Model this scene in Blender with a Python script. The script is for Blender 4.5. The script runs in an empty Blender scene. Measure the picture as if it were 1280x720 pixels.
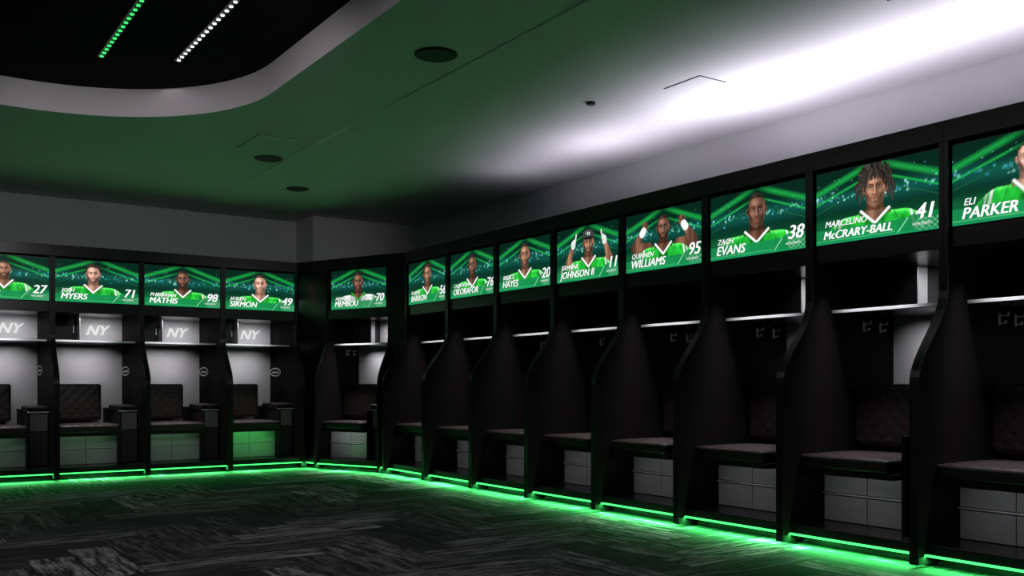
import bpy, bmesh, math, random
import numpy as np
from mathutils import Matrix, Vector
random.seed(4)
scene = bpy.context.scene
COL = scene.collection
scene.view_settings.view_transform = 'Standard'

# ---------------------------------------------------------------- materials
def new_mat(name):
    m = bpy.data.materials.new(name); m.use_nodes = True
    nt = m.node_tree
    return m, nt, nt.nodes['Principled BSDF']

def pmat(name, col, rough=0.5, metal=0.0, spec=0.5, noise=0.0, nscale=20, bump=0.0, coat=0.0):
    m, nt, b = new_mat(name)
    b.inputs['Base Color'].default_value = (*col, 1)
    b.inputs['Roughness'].default_value = rough
    b.inputs['Metallic'].default_value = metal
    b.inputs['Specular IOR Level'].default_value = spec
    b.inputs['Coat Weight'].default_value = coat
    if noise > 0 or bump > 0:
        tc = nt.nodes.new('ShaderNodeTexCoord')
        n = nt.nodes.new('ShaderNodeTexNoise'); n.inputs['Scale'].default_value = nscale
        n.inputs['Detail'].default_value = 4
        nt.links.new(tc.outputs['Object'], n.inputs['Vector'])
        if noise > 0:
            mx = nt.nodes.new('ShaderNodeMix'); mx.data_type = 'RGBA'
            mx.inputs['A'].default_value = (*[c*(1-noise) for c in col], 1)
            mx.inputs['B'].default_value = (*[min(1, c*(1+noise)) for c in col], 1)
            nt.links.new(n.outputs['Fac'], mx.inputs['Factor'])
            nt.links.new(mx.outputs['Result'], b.inputs['Base Color'])
        if bump > 0:
            bp = nt.nodes.new('ShaderNodeBump'); bp.inputs['Strength'].default_value = bump
            bp.inputs['Distance'].default_value = 0.002
            nt.links.new(n.outputs['Fac'], bp.inputs['Height'])
            nt.links.new(bp.outputs['Normal'], b.inputs['Normal'])
    return m

def emat(name, col, strength=1.0, sample=True):
    m, nt, b = new_mat(name)
    b.inputs['Base Color'].default_value = (0, 0, 0, 1)
    b.inputs['Roughness'].default_value = 0.3
    b.inputs['Emission Color'].default_value = (*col, 1)
    b.inputs['Emission Strength'].default_value = strength
    if not sample:
        m.cycles.emission_sampling = 'NONE'
    return m

M_FRAME = pmat('dark_laminate', (0.008, 0.008, 0.009), 0.25, spec=0.4, noise=0.3, nscale=6)
M_SIDE = pmat('dark_side_laminate', (0.009, 0.0075, 0.0075), 0.6, spec=0.04, noise=0.3, nscale=6)
M_INNER = pmat('matte_black_laminate', (0.010, 0.009, 0.009), 0.5, spec=0.1, noise=0.3, nscale=8)
M_PANEL = pmat('grey_back_panel', (0.46, 0.45, 0.46), 0.45, noise=0.08, nscale=5)
M_METAL = pmat('brushed_aluminium', (0.85, 0.86, 0.88), 0.35, metal=0.6)
M_DOOR = pmat('satin_grey_door', (0.40, 0.40, 0.41), 0.3, metal=0.2, noise=0.1, nscale=4)
M_CAB = pmat('smoked_cabinet_door', (0.20, 0.20, 0.20), 0.3, metal=0.2, noise=0.1, nscale=4)
M_SAFE = pmat('smoked_safe_door', (0.05, 0.05, 0.055), 0.25, metal=0.4)
M_LEATHER = pmat('brown_black_leather', (0.017, 0.010, 0.010), 0.40, spec=0.4, noise=0.4, nscale=60, bump=0.5)
M_WHITE = emat('white_lettering', (1, 1, 1), 0.75, False)
M_BADGE = pmat('white_badge_paint', (0.9, 0.9, 0.9), 0.4)
M_SCRTXT = emat('screen_lettering', (1, 1, 1), 1.0, False)
M_BEZEL = pmat('bezel_black', (0.006, 0.006, 0.006), 0.25)
M_WALL = pmat('painted_wall', (0.55, 0.54, 0.56), 0.7, noise=0.04, nscale=3, bump=0.05)
M_CEIL = pmat('painted_ceiling', (0.62, 0.60, 0.64), 0.75, noise=0.03, nscale=2)
M_BLACK = pmat('black_recess_paint', (0.002, 0.002, 0.002), 0.9, spec=0.1, noise=0.3, nscale=3)
M_SPK = pmat('speaker_grille', (0.010, 0.010, 0.010), 0.6, noise=0.5, nscale=200)
M_FASCIA = pmat('fascia_paint', (0.58, 0.52, 0.55), 0.6, noise=0.04, nscale=3)
M_LEDG = emat('green_led', (0.05, 1.0, 0.2), 1.2, False)
M_LEDW = emat('white_led', (1, 1, 1), 1.5, False)
M_STRIP = emat('green_led_strip', (0.05, 1.0, 0.14), 3.0, False)

def perf():
    m, nt, b = new_mat('perforated_steel')
    tc = nt.nodes.new('ShaderNodeTexCoord')
    sep = nt.nodes.new('ShaderNodeSeparateXYZ'); nt.links.new(tc.outputs['Object'], sep.inputs[0])
    def cell(o):
        mu = nt.nodes.new('ShaderNodeMath'); mu.operation = 'MULTIPLY'; mu.inputs[1].default_value = 40
        nt.links.new(o, mu.inputs[0])
        fr = nt.nodes.new('ShaderNodeMath'); fr.operation = 'FRACT'; nt.links.new(mu.outputs[0], fr.inputs[0])
        sb = nt.nodes.new('ShaderNodeMath'); sb.operation = 'SUBTRACT'; sb.inputs[1].default_value = 0.5
        nt.links.new(fr.outputs[0], sb.inputs[0])
        pw = nt.nodes.new('ShaderNodeMath'); pw.operation = 'MULTIPLY'
        nt.links.new(sb.outputs[0], pw.inputs[0]); nt.links.new(sb.outputs[0], pw.inputs[1])
        return pw.outputs[0]
    ad = nt.nodes.new('ShaderNodeMath'); ad.operation = 'ADD'
    nt.links.new(cell(sep.outputs['X']), ad.inputs[0]); nt.links.new(cell(sep.outputs['Z']), ad.inputs[1])
    lt = nt.nodes.new('ShaderNodeMath'); lt.operation = 'LESS_THAN'; lt.inputs[1].default_value = 0.075
    nt.links.new(ad.outputs[0], lt.inputs[0])
    mx = nt.nodes.new('ShaderNodeMix'); mx.data_type = 'RGBA'
    mx.inputs['A'].default_value = (0.015, 0.015, 0.015, 1); mx.inputs['B'].default_value = (0.10, 0.10, 0.10, 1)
    nt.links.new(lt.outputs[0], mx.inputs['Factor']); nt.links.new(mx.outputs['Result'], b.inputs['Base Color'])
    b.inputs['Roughness'].default_value = 0.4
    return m
M_PERF = perf()

def screen_mat():
    m, nt, b = new_mat('display_picture')
    b.inputs['Base Color'].default_value = (0.0, 0.0, 0.0, 1)
    b.inputs['Roughness'].default_value = 0.35
    b.inputs['Specular IOR Level'].default_value = 0.1
    a = nt.nodes.new('ShaderNodeAttribute'); a.attribute_name = 'pic'
    nt.links.new(a.outputs['Color'], b.inputs['Emission Color'])
    b.inputs['Emission Strength'].default_value = 1.5
    m.cycles.emission_sampling = 'NONE'
    return m
M_SCREEN = screen_mat()

# ---------------------------------------------------------------- mesh helpers
def bm_box(bm, x0, x1, y0, y1, z0, z1):
    vs = [bm.verts.new(p) for p in ((x0,y0,z0),(x1,y0,z0),(x1,y1,z0),(x0,y1,z0),(x0,y0,z1),(x1,y0,z1),(x1,y1,z1),(x0,y1,z1))]
    for f in ((0,3,2,1),(4,5,6,7),(0,1,5,4),(1,2,6,5),(2,3,7,6),(3,0,4,7)):
        bm.faces.new([vs[i] for i in f])

def bm_prism_x(bm, prof, x0, x1):
    a = [bm.verts.new((x0, y, z)) for y, z in prof]
    b = [bm.verts.new((x1, y, z)) for y, z in prof]
    n = len(prof)
    bm.faces.new(a); bm.faces.new(list(reversed(b)))
    for i in range(n):
        j = (i+1) % n
        bm.faces.new((a[i], b[i], b[j], a[j]))

def bm_prism_z(bm, pts, z0, z1):
    a = [bm.verts.new((x, y, z0)) for x, y in pts]
    b = [bm.verts.new((x, y, z1)) for x, y in pts]
    n = len(pts)
    bm.faces.new(list(reversed(a))); bm.faces.new(b)
    for i in range(n):
        j = (i+1) % n
        bm.faces.new((a[i], a[j], b[j], b[i]))

def bm_cyl(bm, c, r, h, axis='Z', seg=24, r2=None):
    mat = Matrix.Translation(c)
    if axis == 'X': mat = mat @ Matrix.Rotation(math.pi/2, 4, 'Y')
    if axis == 'Y': mat = mat @ Matrix.Rotation(math.pi/2, 4, 'X')
    bmesh.ops.create_cone(bm, cap_ends=True, segments=seg, radius1=r, radius2=r if r2 is None else r2, depth=h, matrix=mat)

def finish(bm, name):
    bmesh.ops.recalc_face_normals(bm, faces=bm.faces[:])
    me = bpy.data.meshes.new(name); bm.to_mesh(me); bm.free()
    return me

def obj(name, me, mat=None, parent=None, bevel=0, smooth=False):
    if mat and len(me.materials) == 0: me.materials.append(mat)
    o = bpy.data.objects.new(name, me); COL.objects.link(o)
    if parent: o.parent = parent
    if bevel:
        b = o.modifiers.new('bevel', 'BEVEL'); b.width = bevel; b.segments = 2; b.limit_method = 'ANGLE'
    if smooth:
        for p in me.polygons: p.use_smooth = True
    return o

def boxes_mesh(name, lst):
    bm = bmesh.new()
    for b in lst: bm_box(bm, *b)
    return finish(bm, name)

def cushion_mesh(name, x0, x1, y0, y1, z0, z1, face, r=0.025):
    bm = bmesh.new()
    bmesh.ops.create_cube(bm, size=2)
    bmesh.ops.subdivide_edges(bm, edges=bm.edges[:], cuts=27, use_grid_fill=True)
    hx, hy, hz = (x1-x0)/2, (y1-y0)/2, (z1-z0)/2
    for v in bm.verts:
        p = v.co.copy()
        P = Vector((p.x*hx, p.y*hy, p.z*hz))
        q = Vector((max(-hx+r, min(hx-r, P.x)), max(-hy+r, min(hy-r, P.y)), max(-hz+r, min(hz-r, P.z))))
        d = P-q
        if d.length > 1e-9: P = q+d.normalized()*r
        if face == 'T' and p.z > 0.99: a, b, s = P.x, P.y, Vector((0, 0, -1))
        elif face == 'F' and p.y < -0.99: a, b, s = P.x, P.z, Vector((0, 1, 0))
        else: a = None
        if a is not None:
            k = 2*math.pi/0.11
            g1 = abs(math.sin((a+b)*k/2)); g2 = abs(math.sin((a-b)*k/2))
            g = min(g1, g2)
            P += s*0.006*(1-min(1, g*2.2))
            P -= s*0.010*(1-p.x**2)*(1-(p.y if face == 'T' else p.z)**2)
        v.co = P+Vector(((x0+x1)/2, (y0+y1)/2, (z0+z1)/2))
    return finish(bm, name)

def text(name, body, size, loc, mat, parent, shear=0.25, align='LEFT', offset=0.0):
    c = bpy.data.curves.new(name, 'FONT'); c.body = body; c.size = size; c.shear = shear
    c.align_x = align; c.offset = offset; c.resolution_u = 3
    c.materials.append(mat)
    o = bpy.data.objects.new(name, c); COL.objects.link(o)
    o.parent = parent; o.location = loc; o.rotation_euler = (math.pi/2, 0, 0)
    return o
def boldtext(name, body, size, loc, mat, parent, shear, align, w):
    # heavy lettering: overlapping copies, each a hair in front of the last
    for k in range(3):
        text(name, body, size, (loc[0]+(k-1)*w, loc[1]-0.0003*k, loc[2]+(0.4*w if k == 1 else 0)), mat, parent, shear, align, 0.0)

def area(name, loc, rot, sx, sy, power, col=(1, 1, 1), parent=None, spread=None):
    l = bpy.data.lights.new(name, 'AREA'); l.shape = 'RECTANGLE'; l.size = sx; l.size_y = sy
    l.energy = power; l.color = col
    if spread: l.spread = math.radians(spread)
    o = bpy.data.objects.new(name, l); COL.objects.link(o)
    if parent: o.parent = parent
    o.location = loc; o.rotation_euler = rot
    return o

# ---------------------------------------------------------------- screen painter
SW, SH = 0.855, 0.46
def paint(W, H, p):
    rs = np.random.RandomState(p['seed'])
    asp = SW/SH
    jj, ii = np.mgrid[0:H, 0:W]
    x = (ii/(W-1)-0.5)*asp; y = jj/(H-1)
    img = np.zeros((H, W, 3))
    def over(m, c):
        m = np.clip(m, 0, 1)[..., None]
        img[:] = img*(1-m)+np.asarray(c)*m
    def ell(cx, cy, rx, ry, soft=0.12):
        d = np.sqrt(((x-cx)/rx)**2+((y-cy)/ry)**2); return np.clip((1-d)/soft+0.5, 0, 1)
    def cap(ax, ay, bx, by, ra, rb, soft=0.015):
        dx, dy = bx-ax, by-ay
        t = np.clip(((x-ax)*dx+(y-ay)*dy)/(dx*dx+dy*dy), 0, 1)
        d = np.sqrt((x-ax-t*dx)**2+(y-ay-t*dy)**2); r = ra+(rb-ra)*t
        return np.clip((r-d)/soft+0.5, 0, 1)
    t = np.exp(-((y-0.60)/0.13)**2)[..., None]
    img[:] = np.array([0.001, 0.014, 0.008])*(1-t)+np.array([0.003, 0.058, 0.042])*t
    for sgn in (-1, 1):
        for (o, w, g) in ((0.00, 0.065, 0.34), (0.15, 0.026, 0.38), (0.27, 0.010, 0.12)):
            d = np.abs((y-1.02+o)+(sgn*x)*0.34)
            m = np.clip(1-d/w, 0, 1)*np.clip((sgn*x+0.02)*3, 0, 1)
            over(m*0.72, np.array([0.01, g, 0.10*g+0.02]))
    for k in range(16):
        cx = rs.uniform(-0.95, 0.95); cy = rs.uniform(0.66, 0.9); over(ell(cx, cy, 0.006, 0.006, 0.9)*0.5, np.array([0.3, 0.8, 0.7]))
    for k in range(60):
        cx = rs.uniform(-0.95, 0.95); cy = 0.585+rs.normal()*0.035+0.05*abs(cx); r = rs.uniform(0.008, 0.022)
        over(ell(cx, cy, r, r, 0.8)*rs.uniform(0.15, 0.6), np.array([0.05, 0.38, 0.44]) if rs.rand() < 0.6 else np.array([0.3, 0.85, 0.65]))
    over(np.clip((0.46-y)/0.25, 0, 1)*0.75, np.array([0.003, 0.07, 0.025]))
    hx, hy = p.get('hx', 0.0), p.get('hy', 0.66)
    s = p.get('s', 1.0); rx, ry = 0.138*s, 0.215*s
    skin = np.array(p['skin']); deep = skin**1.5*0.28; hi = np.minimum(skin*1.9+0.05, 1)
    green = np.array([0.015, 0.42, 0.035])
    white = np.array([0.72, 0.76, 0.74])
    nb = hy-ry; sh = nb-0.045
    def shade(cx, w, k=1.0):
        q = np.clip((x-cx)/w, -1.2, 1.2)
        f = 0.50+0.75*np.exp(-((q+0.35)/0.38)**2)+0.30*np.exp(-((q-0.80)/0.16)**2)
        f = np.where(np.abs(q) > 0.85, f*0.75, f)
        return skin[None, None]*f[..., None]*k
    if p['pose'] == 'flex':
        for sg in (-1, 1):
            over(cap(hx+sg*0.36, sh-0.04, hx+sg*0.66, 0.40, 0.115, 0.10), shade(hx+sg*0.5, 0.22))
            over(cap(hx+sg*0.70, 0.42, hx+sg*0.49, 0.68, 0.092, 0.058), shade(hx+sg*0.58, 0.14))
            over(ell(hx+sg*0.44, 0.76, 0.075, 0.085), shade(hx+sg*0.44, 0.09)*0.9)
            over(cap(hx+sg*0.52, 0.64, hx+sg*0.48, 0.69, 0.066, 0.064), white*0.9)
            for f in range(4):
                over(cap(hx+sg*(0.395+0.028*f), 0.80, hx+sg*(0.405+0.028*f), 0.745, 0.006, 0.004)*0.8, deep)
    if p['pose'] == 'point':
        for sg in (-1, 1):
            over(cap(hx+sg*0.42, 0.22, hx+sg*0.60, 0.34, 0.12, 0.09), shade(hx+sg*0.52, 0.18))
            over(cap(hx+sg*0.60, 0.34, hx+sg*0.49, 0.60, 0.078, 0.052), shade(hx+sg*0.54, 0.12))
            over(ell(hx+sg*0.455, 0.68, 0.065, 0.08), white*0.75)
            for f in range(4):
                L = (0.87, 0.78, 0.77, 0.755)[f]
                over(cap(hx+sg*(0.405+0.03*f), 0.71, hx+sg*((0.36, 0.40, 0.435, 0.465)[f]), L, 0.018, 0.014), white*(0.85-0.1*(f % 2)))
                over(cap(hx+sg*(0.42+0.03*f), 0.72, hx+sg*(0.415+0.03*f), 0.66, 0.003, 0.003)*0.6, white*0.3)
    ax = np.abs(x-hx)/s
    top = sh+0.02-0.03*np.clip(ax-0.12, 0, 1)/0.1*(ax < 0.22)-0.03*(ax >= 0.22)*1.0-0.05*np.clip(ax-0.22, 0, 1)-1.5*np.clip(ax-0.36, 0, 1)**1.7
    j = np.clip((top-y)/0.015, 0, 1)*np.clip((0.66-ax)/0.03, 0, 1)
    rim = np.exp(-((top-y-0.015)/0.03)**2)
    wr = 0.0
    for (kx, ky, ph, am) in ((21, 9, 0, .16), (9, 26, 1.3, .14), (43, -17, 2.1, .10), (70, 31, .7, .06)):
        wr = wr+am*np.sin((x-hx)*kx*np.sign(x-hx+1e-6)+y*ky+ph+p['seed'])
    lit = np.clip(0.62+0.75*rim+wr+0.35*np.exp(-((ax-0.27)/0.10)**2)-0.3*np.exp(-((ax-0.0)/0.10)**2), 0.12, 1.7)
    jc = np.array([0.50, 0.55, 0.53]) if p.get('white') else green
    jb = jc[None, None]*lit[..., None]
    if not p.get('white'): jb = jb+np.array([0.10, 0.12, 0.08])*np.clip(lit-1.05, 0, 1)[..., None]
    over(j, jb)
    sc = green if p.get('white') else white
    for sg in (-1, 1):
        for q, w in ((0.42, 0.017), (0.48, 0.009)):
            over(cap(hx+sg*q*s, sh+0.02, hx+sg*(q+0.07)*s, sh-0.30, w, w)*j, sc*0.9)
        over(cap(hx+sg*0.235*s, sh-0.01, hx+sg*0.34*s, sh-0.30, 0.006, 0.004)*j*0.8, deep*0+0.01)
    nk = np.maximum(cap(hx, sh-0.05, hx, hy-ry*0.4, 0.110*s, 0.098*s), 0)
    over(np.clip((sh+0.055-0.35*np.clip(ax-0.07, 0, 1)-y)/0.02, 0, 1)*(ax < 0.20)*np.clip((y-sh+0.06)/0.03, 0, 1), shade(hx, 0.2, 0.6))
    over(nk*np.clip((y-(sh-0.13)-0.9*ax)/0.02, 0, 1), shade(hx, 0.12, 0.62))
    over(ell(hx, nb+0.02, rx*0.85, ry*0.22, 0.6)*nk*0.7, deep)
    vm = np.clip((y-(sh-0.15)-1.0*ax)/0.015, 0, 1)*np.clip((sh+0.03-y)/0.02, 0, 1)*(ax < 0.2)
    over(vm, shade(hx, 0.14, 0.72))
    for sg in (-1, 1):
        over(cap(hx+sg*0.175*s, sh+0.025, hx, sh-0.155, 0.017, 0.017), white if not p.get('white') else green*0.8)
        over(cap(hx+sg*0.205*s, sh+0.015, hx, sh-0.19, 0.006, 0.006), green*0.35)
    hc = np.array(p.get('haircol', (0.012, 0.009, 0.008)))
    if p['hair'] == 'dread':
        for k in range(60):
            a = -0.55+(k/59)*(math.pi+1.1)+rs.uniform(-.05, .05)
            L = rs.uniform(0.75, 1.2)
            sx_ = hx+math.cos(a)*rx*0.8; sy_ = hy+0.07+math.sin(a)*ry*0.75
            mx_ = hx+math.cos(a)*(rx*1.45)*L; my_ = hy+0.07+math.sin(a)*(ry*1.10)*L
            ex = mx_+math.cos(a)*0.02; ey = my_-(0.10 if abs(math.cos(a)) > 0.5 else 0.03)
            c = hc*(0.6+rs.rand()*3.5)
            over(cap(sx_, sy_, mx_, my_, 0.017, 0.013, 0.006), c); over(cap(mx_, my_, ex, ey, 0.013, 0.008, 0.006), c)
    if p['hair'] == 'curly':
        for k in range(60):
            a = rs.uniform(-0.2, math.pi+0.2); r = rs.uniform(0.8, 1.15)
            over(ell(hx+math.cos(a)*rx*r, hy+ry*0.28+math.sin(a)*ry*0.72*r, 0.022, 0.022, 0.3), hc*(0.6+2*rs.rand()))
    for sg in (-1, 1):
        over(ell(hx+sg*rx*0.98, hy+0.0*ry, rx*0.15, ry*0.19), skin*0.75)
        over(ell(hx+sg*rx*1.0, hy+0.0*ry, rx*0.06, ry*0.11), deep)
    a = (x-hx)/rx; b = (y-hy)/ry
    wid = np.where(b > 0.1, np.sqrt(np.clip(1-((b-0.1)/0.9)**2, 0, 1)), 1-0.12*np.clip((0.1-b)/0.6, 0, 1)**1.5-0.95*np.clip((-0.42-b)/0.60, 0, 1)**2.0)
    wid = np.where(b < -1.0, 0, wid*0.98)
    head = np.clip((wid-np.abs(a))/0.05, 0, 1)*(b > -1.0)*(b < 1.0)
    head = head*np.clip((1.0-np.abs(b))/0.03, 0, 1)
    g = lambda ca, cb, wa, wb: np.exp(-((a-ca)/wa)**2-((b-cb)/wb)**2)
    over(head, shade(hx, rx))
    over(head*np.clip((np.abs(a)-0.55)/0.5, 0, 1)*0.6, deep)
    over(head*g(0.85, -0.05, 0.10, 0.4)*0.5, hi)
    over(g(-0.15, 0.45, 0.38, 0.15)*0.65*head, hi)
    over(g(-0.52, -0.12, 0.18, 0.12)*0.60*head, hi); over(g(0.50, -0.12, 0.14, 0.10)*0.35*head, hi)
    over(g(0.0, -0.80, 0.18, 0.08)*0.35*head, hi)
    for sg in (-1, 1):
        over(g(sg*0.38, 0.13, 0.24, 0.085)*0.85, deep)
        over(g(sg*0.20, 0.10, 0.09, 0.12)*0.5, deep)
        over(np.clip((1-((a-sg*0.40)/0.155)**2-((b-0.075)/0.042)**2)*3, 0, 1)*0.85, np.array([0.42, 0.40, 0.38]))
        over(np.clip((1-((a-sg*0.40)/0.075)**2-((b-0.078)/0.045)**2)*3, 0, 1), np.array([0.006, 0.004, 0.003]))
        over(cap(hx+(sg*0.40-0.17)*rx, hy+0.105*ry, hx+(sg*0.40+0.17)*rx, hy+0.105*ry, 0.004, 0.004, 0.006), deep*0.3)
        over(g(sg*0.40, -0.01, 0.18, 0.025)*0.5, deep)
        over(cap(hx+sg*0.17*rx, hy+0.215*ry, hx+sg*0.46*rx, hy+0.27*ry, 0.008, 0.007, 0.006), hc)
        over(cap(hx+sg*0.46*rx, hy+0.27*ry, hx+sg*0.64*rx, hy+0.215*ry, 0.006, 0.003, 0.006), hc)
        over(g(sg*0.60, -0.42, 0.16, 0.22)*0.55, deep)
        over(cap(hx+sg*0.20*rx, hy-0.24*ry, hx+sg*0.36*rx, hy-0.46*ry, 0.003, 0.003, 0.012)*0.6, deep)
        over(g(sg*0.17, -0.23, 0.085, 0.055)*0.6, skin*0.7)
        over(g(sg*0.10, -0.275, 0.055, 0.028)*0.95, deep*0.2)
    over(g(0.13, 0.0, 0.05, 0.20)*0.55, deep)
    over(g(-0.02, -0.03, 0.05, 0.20)*0.75, hi); over(g(-0.02, -0.20, 0.09, 0.06)*0.7, hi)
    over(g(0, -0.315, 0.20, 0.025)*0.7, deep)
    bs = p.get('beard', 1)
    if bs > 0:
        edge = np.clip(((-0.50-b)+np.clip(np.abs(a)-0.30, 0, 1)*0.95)/0.10, 0, 1)*np.clip((0.10-b)/0.1, 0, 1)
        bd = head*edge*(1-np.clip((1-(a/0.34)**2-((b+0.52)/0.13)**2)*4, 0, 1))
        over(bd*bs, hc*1.2)
        over(g(0, -0.39, 0.30, 0.035)*bs*0.95, hc)
        for sg in (-1, 1): over(cap(hx+sg*0.28*rx, hy-0.40*ry, hx+sg*0.36*rx, hy-0.60*ry, 0.006, 0.008, 0.008)*bs, hc)
        over(g(0, -0.66, 0.07, 0.05)*bs, hc)
    lip = np.minimum(skin*0.75+np.array([0.06, 0.012, 0.012]), 1)
    over(np.clip((1-(a/0.26)**2-((b+0.485)/0.045)**2)*3, 0, 1), lip*0.65)
    over(np.clip((1-(a/0.23)**2-((b+0.555)/0.055)**2)*3, 0, 1), lip*1.1)
    over(g(0, -0.515, 0.25, 0.012)*0.95, deep*0.3)
    if p['hair'] in ('short', 'dread', 'curly'):
        hl = np.clip((b-0.60-0.10*np.cos(a*2.2)+0.30*np.clip(np.abs(a)-0.62, 0, 1)*2.0)/0.05, 0, 1)
        over(head*hl*0.96, hc); over(head*np.clip((np.abs(a)-0.86)/0.04, 0, 1)*np.clip((b+0.10)/0.1, 0, 1)*0.9, hc)
        over(head*hl*g(-0.3, 0.85, 0.3, 0.08)*0.4, hc*6)
    if p['hair'] == 'dread':
        for k in range(16):
            a0 = -1.05+k*0.14+rs.uniform(-.03, .03)
            c = hc*(0.6+rs.rand()*3.5)
            ln = 0.50-0.55*abs(a0)**1.5+rs.uniform(-.08, .08)
            over(cap(hx+a0*rx*0.45, hy+ry*1.0, hx+a0*rx*0.95, hy+ry*0.72, 0.015, 0.014, 0.006), c)
            over(cap(hx+a0*rx*0.95, hy+ry*0.72, hx+a0*rx*1.12, hy+ry*max(ln, 0.48 if abs(a0) < 0.55 else -0.3), 0.014, 0.008, 0.006), c)
    if p['hair'] == 'cap':
        over(ell(hx, hy+ry*0.60, rx*1.06, ry*0.50)*np.clip((b-0.42)/0.04, 0, 1), np.array([0.035, 0.035, 0.04]))
        over(ell(hx-0.25*rx, hy+ry*0.85, rx*0.5, ry*0.15, 0.9)*0.5, np.array([0.12, 0.12, 0.13]))
        over(ell(hx, hy+ry*0.40, rx*0.98, ry*0.11), np.array([0.006, 0.006, 0.008]))
        over(ell(hx, hy+ry*0.76, rx*0.3, ry*0.12), white)
        over(ell(hx, hy+ry*0.76, rx*0.2, ry*0.07), green*0.4)
    bn = np.clip((0.20-y+0.05*np.clip((x-0.45)*8, 0, 1))/0.010, 0, 1)
    bc = np.array([0.005, 0.17, 0.05])[None, None]*(1.15-0.35*x[..., None])
    over(bn*0.94, bc)
    over(np.clip((0.36-y)/0.10, 0, 1)*np.clip((-x-0.25)*4, 0, 1)*0.5, np.array([0.004, 0.10, 0.03]))
    over(np.clip(1-np.abs(y-0.045)/0.006, 0, 1)*(x < 0.3)*0.6, np.array([0.15, 0.7, 0.3]))
    blk = ((np.floor(x*24)+np.floor(y*28)) % 2)*(x > 0.60)*(y < 0.17)
    over(blk*0.30, np.array([0.25, 0.65, 0.4]))
    over(np.clip(1-np.abs((y-0.1)-(x-0.4)*1.2)/0.02, 0, 1)*(y < 0.2)*0.7, np.array([0.3, 0.8, 0.45]))
    over(((y < 0.025)*1.0)*0.8, np.array([0.005, 0.22, 0.08]))
    return np.clip(img, 0, 1)

def make_screen(M, W, p, res):
    x0 = (W-SW)/2; z0 = 1.872
    bz = boxes_mesh('display_housing', [(x0, x0+SW, 0.028, 0.055, z0, z0+SH)])
    root = obj('video_display_screen', bz, M_BEZEL); root.matrix_world = M
    Wn, Hn = res
    img = paint(Wn, Hn, p)
    me = bpy.data.meshes.new('display_picture')
    mg = 0.005
    jj, ii = np.mgrid[0:Hn, 0:Wn]
    co = np.stack([x0+mg+(SW-2*mg)*ii/(Wn-1), np.full(ii.shape, 0.0265), z0+mg+(SH-2*mg)*jj/(Hn-1)], -1).reshape(-1, 3)
    idx = (jj[:-1, :-1]*Wn+ii[:-1, :-1]).reshape(-1)
    F = np.stack([idx, idx+1, idx+1+Wn, idx+Wn], -1)
    me.from_pydata(co.tolist(), [], F.tolist())
    at = me.color_attributes.new('pic', 'FLOAT_COLOR', 'POINT')
    rgba = np.concatenate([img.reshape(-1, 3), np.ones((Wn*Hn, 1))], 1).astype(np.float32)
    at.data.foreach_set('color', rgba.reshape(-1))
    obj('picture', me, M_SCREEN, root)
    y = 0.0250
    k = min(0.088, 0.84/len(p['last']))
    boldtext('first_name', p['first'], 0.054, (x0+0.070, y, z0+0.110), M_SCRTXT, root, 0.25, 'LEFT', 0.0014)
    boldtext('last_name', p['last'], k, (x0+0.058, y, z0+0.036), M_SCRTXT, root, 0.25, 'LEFT', 0.0030)
    boldtext('jersey_number', p['num'], 0.125, (x0+SW-0.040, y, z0+0.078), M_SCRTXT, root, 0.25, 'RIGHT', 0.004)
    text('position', 'NEW JERSEY', 0.022, (x0+SW-0.06, y, z0+0.042), M_SCRTXT, root, align='RIGHT')
    return root

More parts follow.
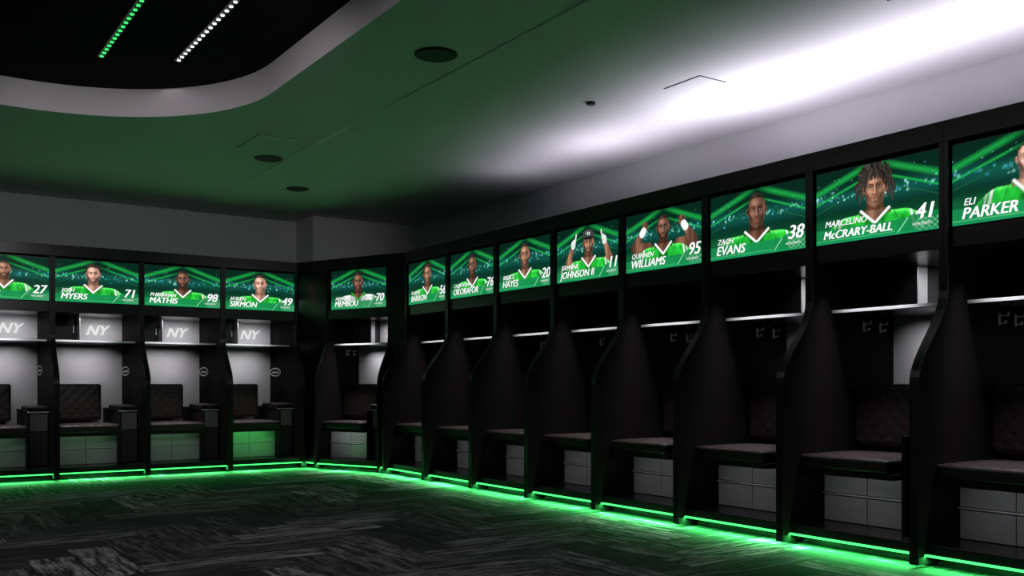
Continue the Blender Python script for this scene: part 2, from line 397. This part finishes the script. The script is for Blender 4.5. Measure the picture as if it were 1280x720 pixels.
# ---------------------------------------------------------------- locker
BK = 0.87
def divider_profile():
    pr = [(0.0, 2.35), (0.0, 1.52)]
    N = 14
    for i in range(1, N+1):
        t = i/N; s = t*t*(3-2*t)
        pr.append((-0.28*s, 1.52-0.52*t))
    pr += [(-0.28, 0.02), (BK, 0.02), (BK, 2.35)]
    return pr
cache = {}
def locker_meshes(W):
    if W in cache: return cache[W]
    T = 0.028
    d = {}
    bm = bmesh.new()
    pr = divider_profile()
    bm_prism_x(bm, pr, 0.001, T); bm_prism_x(bm, pr, W-T, W-0.001)
    d['side_panels'] = finish(bm, 'side_panels')
    # glossy nosing strip along the curved front edge of each side panel
    fr = pr[:-2]
    bm = bmesh.new()
    for xa, xb in ((0.001, T), (W-T, W-0.001)):
        prof = [(y-0.004, z) for y, z in fr]+[(y, z) for y, z in reversed(fr)]
        bm_prism_x(bm, prof, xa, xb)
    d['edge_nosing'] = finish(bm, 'edge_nosing')
    I0, I1 = T, W-T
    d['carcass'] = boxes_mesh('carcass', [
        (0.0, W, -0.005, 1.12 if W != 0.9 else 0.90, 2.35, 2.47),
        (I0, I1, 0.022, 0.05, 1.76, 1.868),
        (I0, I1, 0.05, BK, 1.76, 1.785),
        (I0, I1, 0.09, 0.11, 1.785, 2.35),
        (I0, I1, 0.20, BK, 1.452, 1.478),
        (I0, I1, -0.22, BK, 0.075, 0.13),
        (I0, I1, -0.10, BK, 0.0, 0.075),
    ])
    d['bench'] = boxes_mesh('bench', [
        (I0, 0.68, -0.13, 0.60, 0.445, 0.478),
        (0.055, 0.55, 0.50, BK, 0.60, 0.99),
        (0.665, 0.685, -0.02, BK, 0.13, 0.70),
        (0.66, I1, 0.06, BK, 0.70, 0.725),
    ])
    d['back_panel'] = boxes_mesh('back_panel', [
        (I0, I1, BK-0.02, BK, 0.13, 1.452), (0.37, I1, BK-0.02, BK, 1.478, 1.76)])
    d['safe_box'] = boxes_mesh('safe_box', [(I0, 0.365, 0.70, BK, 1.478, 1.755), (0.05, 0.34, 0.692, 0.70, 1.50, 1.735)])
    d['shelf_edge_trim'] = boxes_mesh('shelf_edge_trim', [
        (I0, I1, 0.188, 0.20, 1.456, 1.476),
        (0.366, 0.376, 0.60, 0.70, 1.478, 1.755),
        (I0, 0.665, 0.095, 0.108, 0.302, 0.310),
        (0.67, I1, 0.052, 0.06, 0.698, 0.708),
        (0.315, 0.325, 0.682, 0.692, 1.58, 1.66)])
    d['storage_doors'] = boxes_mesh('storage_doors', [
        (I0+0.004, 0.343, 0.11, 0.13, 0.135, 0.298), (0.349, 0.66, 0.11, 0.13, 0.135, 0.298),
        (I0+0.004, 0.343, 0.11, 0.13, 0.314, 0.440), (0.349, 0.66, 0.11, 0.13, 0.314, 0.440)])
    d['side_cabinet_door'] = boxes_mesh('side_cabinet_door', [(0.69, I1-0.004, 0.10, 0.12, 0.50, 0.69)])
    d['vent_panel'] = boxes_mesh('vent_panel', [(0.69, I1-0.004, 0.10, 0.12, 0.14, 0.49)])
    d['seat_cushion'] = cushion_mesh('seat_cushion', I0+0.004, 0.655, -0.14, 0.46, 0.478, 0.565, 'T')
    d['backrest_cushion'] = cushion_mesh('backrest_cushion', 0.045, 0.56, 0.40, 0.50, 0.60, 1.0, 'F')
    d['side_pad'] = cushion_mesh('side_pad', 0.672, I1-0.004, 0.05, 0.60, 0.725, 0.765, 'T', 0.015)
    bm = bmesh.new()
    sx, dr = I0, 1
    for yy in (0.52, 0.70):
        bm_box(bm, sx, sx+0.005, yy-0.008, yy+0.008, 1.345, 1.415)
        bm_cyl(bm, (sx+dr*0.03, yy, 1.40), 0.004, 0.05, 'X', 10)
        bm_cyl(bm, (sx+dr*0.022, yy, 1.355), 0.004, 0.035, 'X', 10)
        bm_cyl(bm, (sx+dr*0.055, yy, 1.407), 0.006, 0.022, 'Z', 10)
        bm_cyl(bm, (sx+dr*0.040, yy, 1.361), 0.006, 0.018, 'Z', 10)
    d['coat_hooks'] = finish(bm, 'coat_hooks')
    bm = bmesh.new()
    n = 40; cy, cz = 0.66, 1.15; x = I1-0.004
    rings = []
    for (ra, rb) in ((0.19, 0.055), (0.165, 0.040)):
        rings.append([bm.verts.new((x, cy+ra*math.cos(2*math.pi*i/n), cz+rb*math.sin(2*math.pi*i/n))) for i in range(n)])
    for i in range(n):
        k = (i+1) % n; bm.faces.new((rings[0][i], rings[0][k], rings[1][k], rings[1][i]))
    for i in range(9):
        yy = cy-0.11+i*0.0265; h = 0.016 if i % 3 else 0.028
        bm_box(bm, x-0.001, x+0.001, yy-0.010, yy+0.010, cz-0.014, cz-0.014+h)
    d['oval_badge'] = finish(bm, 'oval_badge')
    cache[W] = d
    return d

MATS = {'side_panels': M_SIDE, 'edge_nosing': M_FRAME, 'carcass': M_FRAME, 'bench': M_INNER, 'back_panel': M_PANEL, 'safe_box': M_SAFE,
        'shelf_edge_trim': M_METAL, 'storage_doors': M_DOOR, 'side_cabinet_door': M_CAB, 'vent_panel': M_PERF, 'seat_cushion': M_LEATHER,
        'backrest_cushion': M_LEATHER, 'side_pad': M_LEATHER, 'coat_hooks': M_BADGE, 'oval_badge': M_BADGE}
def make_locker(M, W, lit=1.0, low=1.0, greenlit=0.0, cub=1.0):
    root = bpy.data.objects.new('sports_locker', None); COL.objects.link(root)
    root.matrix_world = M; root.empty_display_size = 0.2
    for k, me in locker_meshes(W).items():
        bev = {'side_panels': 0.003, 'carcass': 0.003, 'bench': 0.002, 'shelf_edge_trim': 0.001}.get(k, 0)
        obj(k, me, MATS[k], root, bevel=bev, smooth=k in ('seat_cushion', 'backrest_cushion', 'side_pad'))
    boldtext('team_logo', 'NY', 0.165, (0.47, BK-0.0235, 1.565), M_WHITE, root, 0.35, 'LEFT', 0.006)
    cw = (0.98, 0.96, 1)
    area('cubby_light', (W*0.66, 0.52, 1.752), (math.radians(40), 0, 0), 0.4, 0.03, 1.1*cub, cw, root, 110)
    area('hanging_light', (W*0.5, 0.56, 1.447), (math.radians(38), 0, 0), 0.5, 0.03, 1.1*lit, cw, root, 95)
    area('seat_light', (W*0.4, 0.10, 1.74), (0, 0, 0), 0.5, 0.04, 4.0*lit, cw, root, 60)
    area('footlocker_light', (0.33, -0.12, 0.44), (math.radians(25), 0, 0), 0.5, 0.03, 0.17*low, cw, root)
    if greenlit:
        area('footlocker_green_light', (0.33, -0.1, 0.44), (math.radians(30), 0, 0), 0.5, 0.03, greenlit, (0.03, 1, 0.1), root)
    return root

SK_D = (0.16, 0.070, 0.043); SK_M = (0.28, 0.135, 0.080); SK_L = (0.56, 0.30, 0.215)
def P(first, last, num, skin, hair='short', beard=0.8, pose='none', hx=0.0, s=1.0, hy=0.67, seed=1, **k):
    d = dict(first=first, last=last, num=num, skin=skin, hair=hair, beard=beard, pose=pose, hx=hx, s=s, hy=hy, seed=seed); d.update(k); return d

XF, PITCH, Y0 = 4.98, 0.915, 3.04
right = {
 -2: P('DEVON', 'CARTER', '52', SK_D, seed=21),
 -1: P('ELI', 'PARKER', '88', SK_L, seed=22),
 0: P('MARCELINO', 'McCRARY-BALL', '41', SK_M, 'dread', 0.45, hx=0.0, s=1.20, hy=0.655, seed=1),
 1: P('ZACH', 'EVANS', '38', SK_D, 'short', 0.5, s=1.28, hy=0.665, seed=2),
 2: P('QUINNEN', 'WILLIAMS', '95', SK_D, 'short', 0.9, 'flex', s=1.08, hy=0.68, seed=3),
 3: P('JERMAINE', 'JOHNSON II', '11', SK_M, 'cap', 0.8, 'point', hx=0.03, s=1.10, seed=4),
 4: P('BREECE', 'HAYES', '20', SK_M, 'short', 0.7, s=1.2, seed=5),
 5: P('CHUKWUMA', 'OKORAFOR', '76', SK_D, 'short', 0.8, s=1.2, seed=6),
 6: P('KARTER', 'BARRON', '56', SK_M, 'curly', 0.7, s=1.2, seed=7)}
for i, p in right.items():
    M = Matrix.Translation((XF, Y0+PITCH*(i+1), 0)) @ Matrix.Rotation(-math.pi/2, 4, 'Z')
    make_locker(M, PITCH, lit=1.0 if i <= 2 else 0.85, cub=1.0 if i <= 2 else 0.7)
    make_screen(M, PITCH, p, (320, 172) if i in (0, 1, 2) else ((220, 118) if i > 2 else (120, 64)))

YF, PB, XE = 11.0, 0.9, 4.33
back = [P('JAYLEN', 'SIRMON', '49', SK_L, 'short', 0.5, s=1.18, seed=11, haircol=(0.02, 0.012, 0.008)),
        P('PHIDARIAN', 'MATHIS', '98', SK_D, 'short', 0.9, 'none', s=1.1, seed=12),
        P('JOSH', 'MYERS', '71', SK_L, 'curly', 0.8, hx=-0.1, s=1.1, seed=13),
        P('MALIK', 'TURNER', '27', SK_M, seed=14), P('COLE', 'BENNETT', '64', SK_L, seed=15)]
for i, p in enumerate(back):
    M = Matrix.Translation((XE-PB*(i+1), YF, 0))
    make_locker(M, PB, lit=0.9, low=0.5, greenlit=0.7 if i == 0 else 0.08, cub=0.9)
    make_screen(M, PB, p, (200, 106) if i < 3 else (120, 64))

S = Vector((XE, YF, 0)); E = Vector((XF, Y0+PITCH*7, 0))
e = (E-S).normalized(); nrm = Vector((-e.y, e.x, 0))
ang = math.atan2(e.y, e.x)
t0, WD = 0.46, 1.0
o = S+e*t0
M = Matrix.Translation(o) @ Matrix.Rotation(ang, 4, 'Z')
make_locker(M @ Matrix.Diagonal((1, 0.66, 1, 1)), WD, lit=1.2, low=1.3, cub=1.0)
make_screen(M, WD, P('ARMAND', 'MEMBOU', '70', SK_D, 'short', 0.7, s=1.2, seed=16, white=True), (200, 106))
bm = bmesh.new()
def xy(v): return (v.x, v.y)
bx = 0.004
a1 = S+Vector((bx, 0, 0)); b1 = o-e*0.003
bm_prism_z(bm, [xy(a1), xy(b1), xy(b1+nrm*0.3), xy(a1+Vector((0.0, 0.35, 0)))][::-1], 0.0, 2.47)
sb = S+Vector((bx, -0.20, 0)); ob = o-e*0.003-nrm*0.14
bm_prism_z(bm, [xy(a1), xy(b1), xy(ob), xy(sb)], 0.075, 0.13)
o2 = o+e*(WD+0.003); E2 = E+Vector((0, 0.004, 0))
bm_prism_z(bm, [xy(o2), xy(E2), xy(E2+Vector((0.5, 0, 0))), xy(o2+nrm*0.5)][::-1], 0.0, 2.47)
bm_prism_z(bm, [xy(o2), xy(E2), xy(E2-Vector((0.20, 0, 0))), xy(o2-nrm*0.14)], 0.075, 0.13)
obj('corner_filler_panel', finish(bm, 'corner_filler_panel'), M_FRAME, bevel=0.004)

# ---------------------------------------------------------------- LED under-glow
GR = (0.06, 1.0, 0.17)
def underglow(p0, p1, power):
    p0 = Vector(p0); p1 = Vector(p1); d = p1-p0; L = d.length; a = math.atan2(d.y, d.x); c = (p0+p1)/2
    bm = bmesh.new(); bm_box(bm, -L/2, L/2, -0.004, 0.012, 0.064, 0.074)
    o = obj('led_strip', finish(bm, 'led_strip'), M_STRIP)
    o.location = (c.x, c.y, 0); o.rotation_euler = (0, 0, a)
    area('underglow_light', (c.x, c.y, 0.062), (math.radians(-12), 0, a), L, 0.02, power*L, GR, None, 164)
underglow((XF-0.225, 9.45, 0), (XF-0.225, 1.21, 0), 19.0)
underglow((-0.17, YF-0.225, 0), (XE, YF-0.225, 0), 19.0)
underglow(S+Vector((-0.0, -0.225, 0)), S+e*0.45-nrm*0.155, 15.0)
underglow(S+e*0.45-nrm*0.155, S+e*1.47-nrm*0.155, 15.0)
underglow(S+e*1.47-nrm*0.155, E+Vector((-0.225, 0.0, 0)), 15.0)

# ---------------------------------------------------------------- room shell
XL, XR, YB, YN, ZC = -4.0, 6.15, 11.95, -4.0, 3.13
def box_obj(name, mat, *b):
    return obj(name, boxes_mesh(name, [b]), mat)
box_obj('wall_right', M_WALL, XR, XR+0.15, YN, YB, 0, ZC+0.3)
box_obj('wall_back', M_WALL, XL, XR+0.15, YB, YB+0.15, 0, ZC+0.3)
box_obj('wall_column', M_WALL, 4.69, XR, 11.38, YB, 2.48, ZC)
box_obj('wall_left', M_WALL, XL-0.15, XL, YN, YB+0.15, 0, ZC+0.3)
box_obj('wall_front', M_WALL, XL-0.15, XR+0.15, YN-0.15, YN, 0, ZC+0.3)
def rrect(x0, x1, y0, y1, r, n=24):
    pts = []
    for cx, cy, a0 in ((x1-r, y1-r, 0), (x0+r, y1-r, 90), (x0+r, y0+r, 180), (x1-r, y0+r, 270)):
        for i in range(n+1):
            a = math.radians(a0+90*i/n); pts.append((cx+r*math.cos(a), cy+r*math.sin(a)))
    return pts
HO = rrect(-2.6, 2.47, 0.6, 8.22, 1.45)
XS, ZL = 3.32, 3.138
bm = bmesh.new()
outer = [bm.verts.new((x, y, ZL)) for x, y in ((XL, YN), (XS, YN), (XS, YB), (XL, YB))]
inner = [bm.verts.new((x, y, ZL)) for x, y in HO]
ed = []
for L in (outer, inner):
    for i in range(len(L)): ed.append(bm.edges.new((L[i], L[(i+1) % len(L)])))
bmesh.ops.triangle_fill(bm, use_beauty=True, use_dissolve=False, edges=ed)
bm_box(bm, XS, XR, YN, YB, ZC, ZC+0.2)
me = finish(bm, 'ceiling')
obj('ceiling', me, M_CEIL)
bm = bmesh.new()
lo = [bm.verts.new((x, y, ZL)) for x, y in HO]; hi = [bm.verts.new((x, y, 3.36)) for x, y in HO]
for i in range(len(lo)):
    j = (i+1) % len(lo); bm.faces.new((lo[i], lo[j], hi[j], hi[i]))
obj('trim_ceiling_recess', finish(bm, 'trim'), M_FASCIA, smooth=True)
bm = bmesh.new()
vs = [bm.verts.new((x, y, 3.36)) for x, y in HO]; bm.faces.new(vs)
obj('ceiling_recess', finish(bm, 'ceiling_recess'), M_BLACK)
box_obj('ceiling_slab', M_BLACK, XL-0.15, XR+0.15, YN-0.15, YB+0.15, 3.44, 3.5)

def dots(x, y1, n, mat):
    bm = bmesh.new()
    L = n*0.085
    bm_box(bm, -0.02, 0.02, -L, 0.02, -0.012, 0.0)
    me = finish(bm, 'housing'); o = obj('linear_downlight', me, M_BEZEL); o.location = (x, y1, 3.358)
    bm = bmesh.new()
    for i in range(n):
        bm_cyl(bm, (0, -0.02-i*0.085, -0.015), 0.013, 0.006, 'Z', 12)
    obj('led_dots', finish(bm, 'led_dots'), mat, o)
dots(1.40, 7.30, 40, M_LEDG); dots(1.88, 7.08, 40, M_LEDW)

def disc(name, x, y, r, z, mat, h=0.012):
    bm = bmesh.new()
    bm_cyl(bm, (0, 0, -h/2), r*0.9, h, 'Z', 40)
    bm_cyl(bm, (0, 0, -h*0.25), r, h*0.5, 'Z', 40)
    o = obj(name, finish(bm, name), mat); o.location = (x, y, z); return o
disc('ceiling_speaker', 3.06, 5.38, 0.14, ZL, M_SPK)
disc('ceiling_speaker', 3.16, 8.75, 0.13, ZL, M_SPK)
disc('ceiling_speaker', 3.9, 9.9, 0.12, ZC, M_SPK)
disc('fire_sprinkler', 4.54, 5.62, 0.035, ZC, M_SPK, 0.02)
M_GAP = pmat('shadow_gap', (0.02, 0.02, 0.02), 0.8)
def access(x0, x1, y0, y1, z, g=0.008):
    o = obj('ceiling_access_panel', boxes_mesh('panel_door', [(x0+g, x1-g, y0+g, y1-g, z-0.006, z)]), M_CEIL)
    obj('panel_gap', boxes_mesh('panel_gap', [(x0, x1, y0, y1, z-0.003, z-0.0005)]), M_GAP, o)
access(2.78, 3.27, 7.95, 8.52, ZL)
access(4.76, 5.02, 4.70, 5.06, ZC, 0.006)
access(4.69, 5.60, 2.5, 3.2, ZC, 0.004)

# ---------------------------------------------------------------- carpet
def carpet():
    u = 0.25; n = 4
    verts, faces, uvs, tone = [], [], [], []
    def quad(x0, y0, x1, y1, horiz):
        cx0, cx1 = max(x0, XL), min(x1, XR); cy0, cy1 = max(y0, YN), min(y1, YB)
        if cx1-cx0 < 1e-4 or cy1-cy0 < 1e-4: return
        b = len(verts)
        verts.extend([(cx0, cy0, 0), (cx1, cy0, 0), (cx1, cy1, 0), (cx0, cy1, 0)])
        faces.append((b, b+1, b+2, b+3))
        ox, oy = random.uniform(0, 50), float(random.randint(0, 200))
        t = random.choice((0.12, 0.3, 0.6, 1.0))
        for (px, py) in ((cx0, cy0), (cx1, cy0), (cx1, cy1), (cx0, cy1)):
            a, c = (px-x0, py-y0) if horiz else (py-y0, px-x0)
            uvs.append((a+ox, c/u+oy)); tone.append((t, t, t, 1))
    for j in range(-60, 100):
        for q in range(-20, 20):
            i = j+2*n*q
            if -20 < i*u < 20 and YN-1 < j*u < YB+1: quad(i*u, j*u, (i+n)*u, (j+1)*u, True)
    for i in range(-60, 100):
        for q in range(-20, 20):
            j = i-2*n+1+2*n*q
            if YN-2 < j*u < YB+2 and XL-1 < i*u < XR+1: quad(i*u, j*u, (i+1)*u, (j+n)*u, False)
    me = bpy.data.meshes.new('floor'); me.from_pydata(verts, [], faces)
    uv = me.uv_layers.new(name='UVMap'); uv.data.foreach_set('uv', [c for p in uvs for c in p])
    ca = me.color_attributes.new('tone', 'FLOAT_COLOR', 'CORNER'); ca.data.foreach_set('color', [c for p in tone for c in p])
    m, nt, b = new_mat('carpet_planks')
    U = nt.nodes.new('ShaderNodeUVMap')
    mp = nt.nodes.new('ShaderNodeMapping'); mp.inputs['Scale'].default_value = (1.8, 3.0, 1)
    nt.links.new(U.outputs[0], mp.inputs[0])
    n1 = nt.nodes.new('ShaderNodeTexNoise'); n1.inputs['Scale'].default_value = 1.6; n1.inputs['Detail'].default_value = 10; n1.inputs['Roughness'].default_value = 0.8
    nt.links.new(mp.outputs[0], n1.inputs['Vector'])
    r1 = nt.nodes.new('ShaderNodeValToRGB'); r1.color_ramp.elements[0].position = 0.45; r1.color_ramp.elements[1].position = 0.60
    r1.color_ramp.elements[0].color = (0, 0, 0, 1); r1.color_ramp.elements[1].color = (1, 1, 1, 1)
    nt.links.new(n1.outputs['Fac'], r1.inputs[0])
    at = nt.nodes.new('ShaderNodeAttribute'); at.attribute_name = 'tone'
    mul = nt.nodes.new('ShaderNodeMath'); mul.operation = 'MULTIPLY'
    nt.links.new(r1.outputs[0], mul.inputs[0]); nt.links.new(at.outputs['Fac'], mul.inputs[1])
    sep = nt.nodes.new('ShaderNodeSeparateXYZ'); nt.links.new(U.outputs[0], sep.inputs[0])
    fr = nt.nodes.new('ShaderNodeMath'); fr.operation = 'PINGPONG'; fr.inputs[1].default_value = 0.5
    nt.links.new(sep.outputs['Y'], fr.inputs[0])
    gt = nt.nodes.new('ShaderNodeMath'); gt.operation = 'GREATER_THAN'; gt.inputs[1].default_value = 0.03
    nt.links.new(fr.outputs[0], gt.inputs[0])
    m2 = nt.nodes.new('ShaderNodeMath'); m2.operation = 'MULTIPLY'
    nt.links.new(mul.outputs[0], m2.inputs[0]); nt.links.new(gt.outputs[0], m2.inputs[1])
    mx = nt.nodes.new('ShaderNodeMix'); mx.data_type = 'RGBA'
    mx.inputs['A'].default_value = (0.016, 0.015, 0.016, 1); mx.inputs['B'].default_value = (0.38, 0.355, 0.37, 1)
    nt.links.new(m2.outputs[0], mx.inputs['Factor']); nt.links.new(mx.outputs['Result'], b.inputs['Base Color'])
    b.inputs['Roughness'].default_value = 0.85; b.inputs['Specular IOR Level'].default_value = 0.1
    obj('floor', me, m)
carpet()
box_obj('floor_slab', M_BLACK, XL-0.15, XR+0.15, YN-0.15, YB+0.15, -0.12, -0.002)

# ---------------------------------------------------------------- lights
CV = (0.93, 0.90, 1.0)
area('cove_uplight', (5.35, 3.2, 2.50), (math.radians(180), 0, 0), 0.15, 4.0, 32, CV, None, 140)
area('cove_uplight', (5.35, 5.6, 2.50), (math.radians(180), 0, 0), 0.15, 2.4, 10, CV, None, 140)
area('cove_uplight', (5.35, 7.1, 2.50), (math.radians(180), 0, 0), 0.15, 1.8, 3.0, CV, None, 140)
area('recess_soft_light', (-0.065, 4.41, 3.352), (0, 0, 0), 4.3, 6.9, 38, (1.0, 0.95, 1.0))
area('far_side_green_wash', (-2.5, 3.0, 0.25), (math.radians(180), math.radians(25), 0), 0.2, 8.0, 3, (0.04, 0.8, 0.75))  # unseen fill added to tint the ceiling, in place of far-side strips not modelled
sp = bpy.data.lights.new('wall_fill_spot', 'SPOT'); sp.energy = 150; sp.spot_size = math.radians(42); sp.spot_blend = 0.6; sp.shadow_soft_size = 0.15  # added fill that brightens the wall above the back lockers, not a fixture
so = bpy.data.objects.new('wall_fill_spot', sp); COL.objects.link(so); so.location = (1.2, 3.2, 3.05)
so.rotation_euler = (Vector((3.0, 11.9, 2.65))-Vector(so.location)).to_track_quat('-Z', 'Y').to_euler()
w = bpy.data.worlds.new('world'); scene.world = w; w.use_nodes = True
w.node_tree.nodes['Background'].inputs[0].default_value = (0.3, 0.35, 0.4, 1)
w.node_tree.nodes['Background'].inputs[1].default_value = 0.02

# ---------------------------------------------------------------- camera
cam = bpy.data.cameras.new('camera'); co = bpy.data.objects.new('camera', cam); COL.objects.link(co)
co.location = (0, 0, 1.0); co.rotation_euler = (math.radians(90), 0, math.radians(-34.2))
cam.sensor_width = 36; cam.lens = 1190/1280*36; cam.shift_y = 120/1280
cam.clip_start = 0.05
scene.camera = co
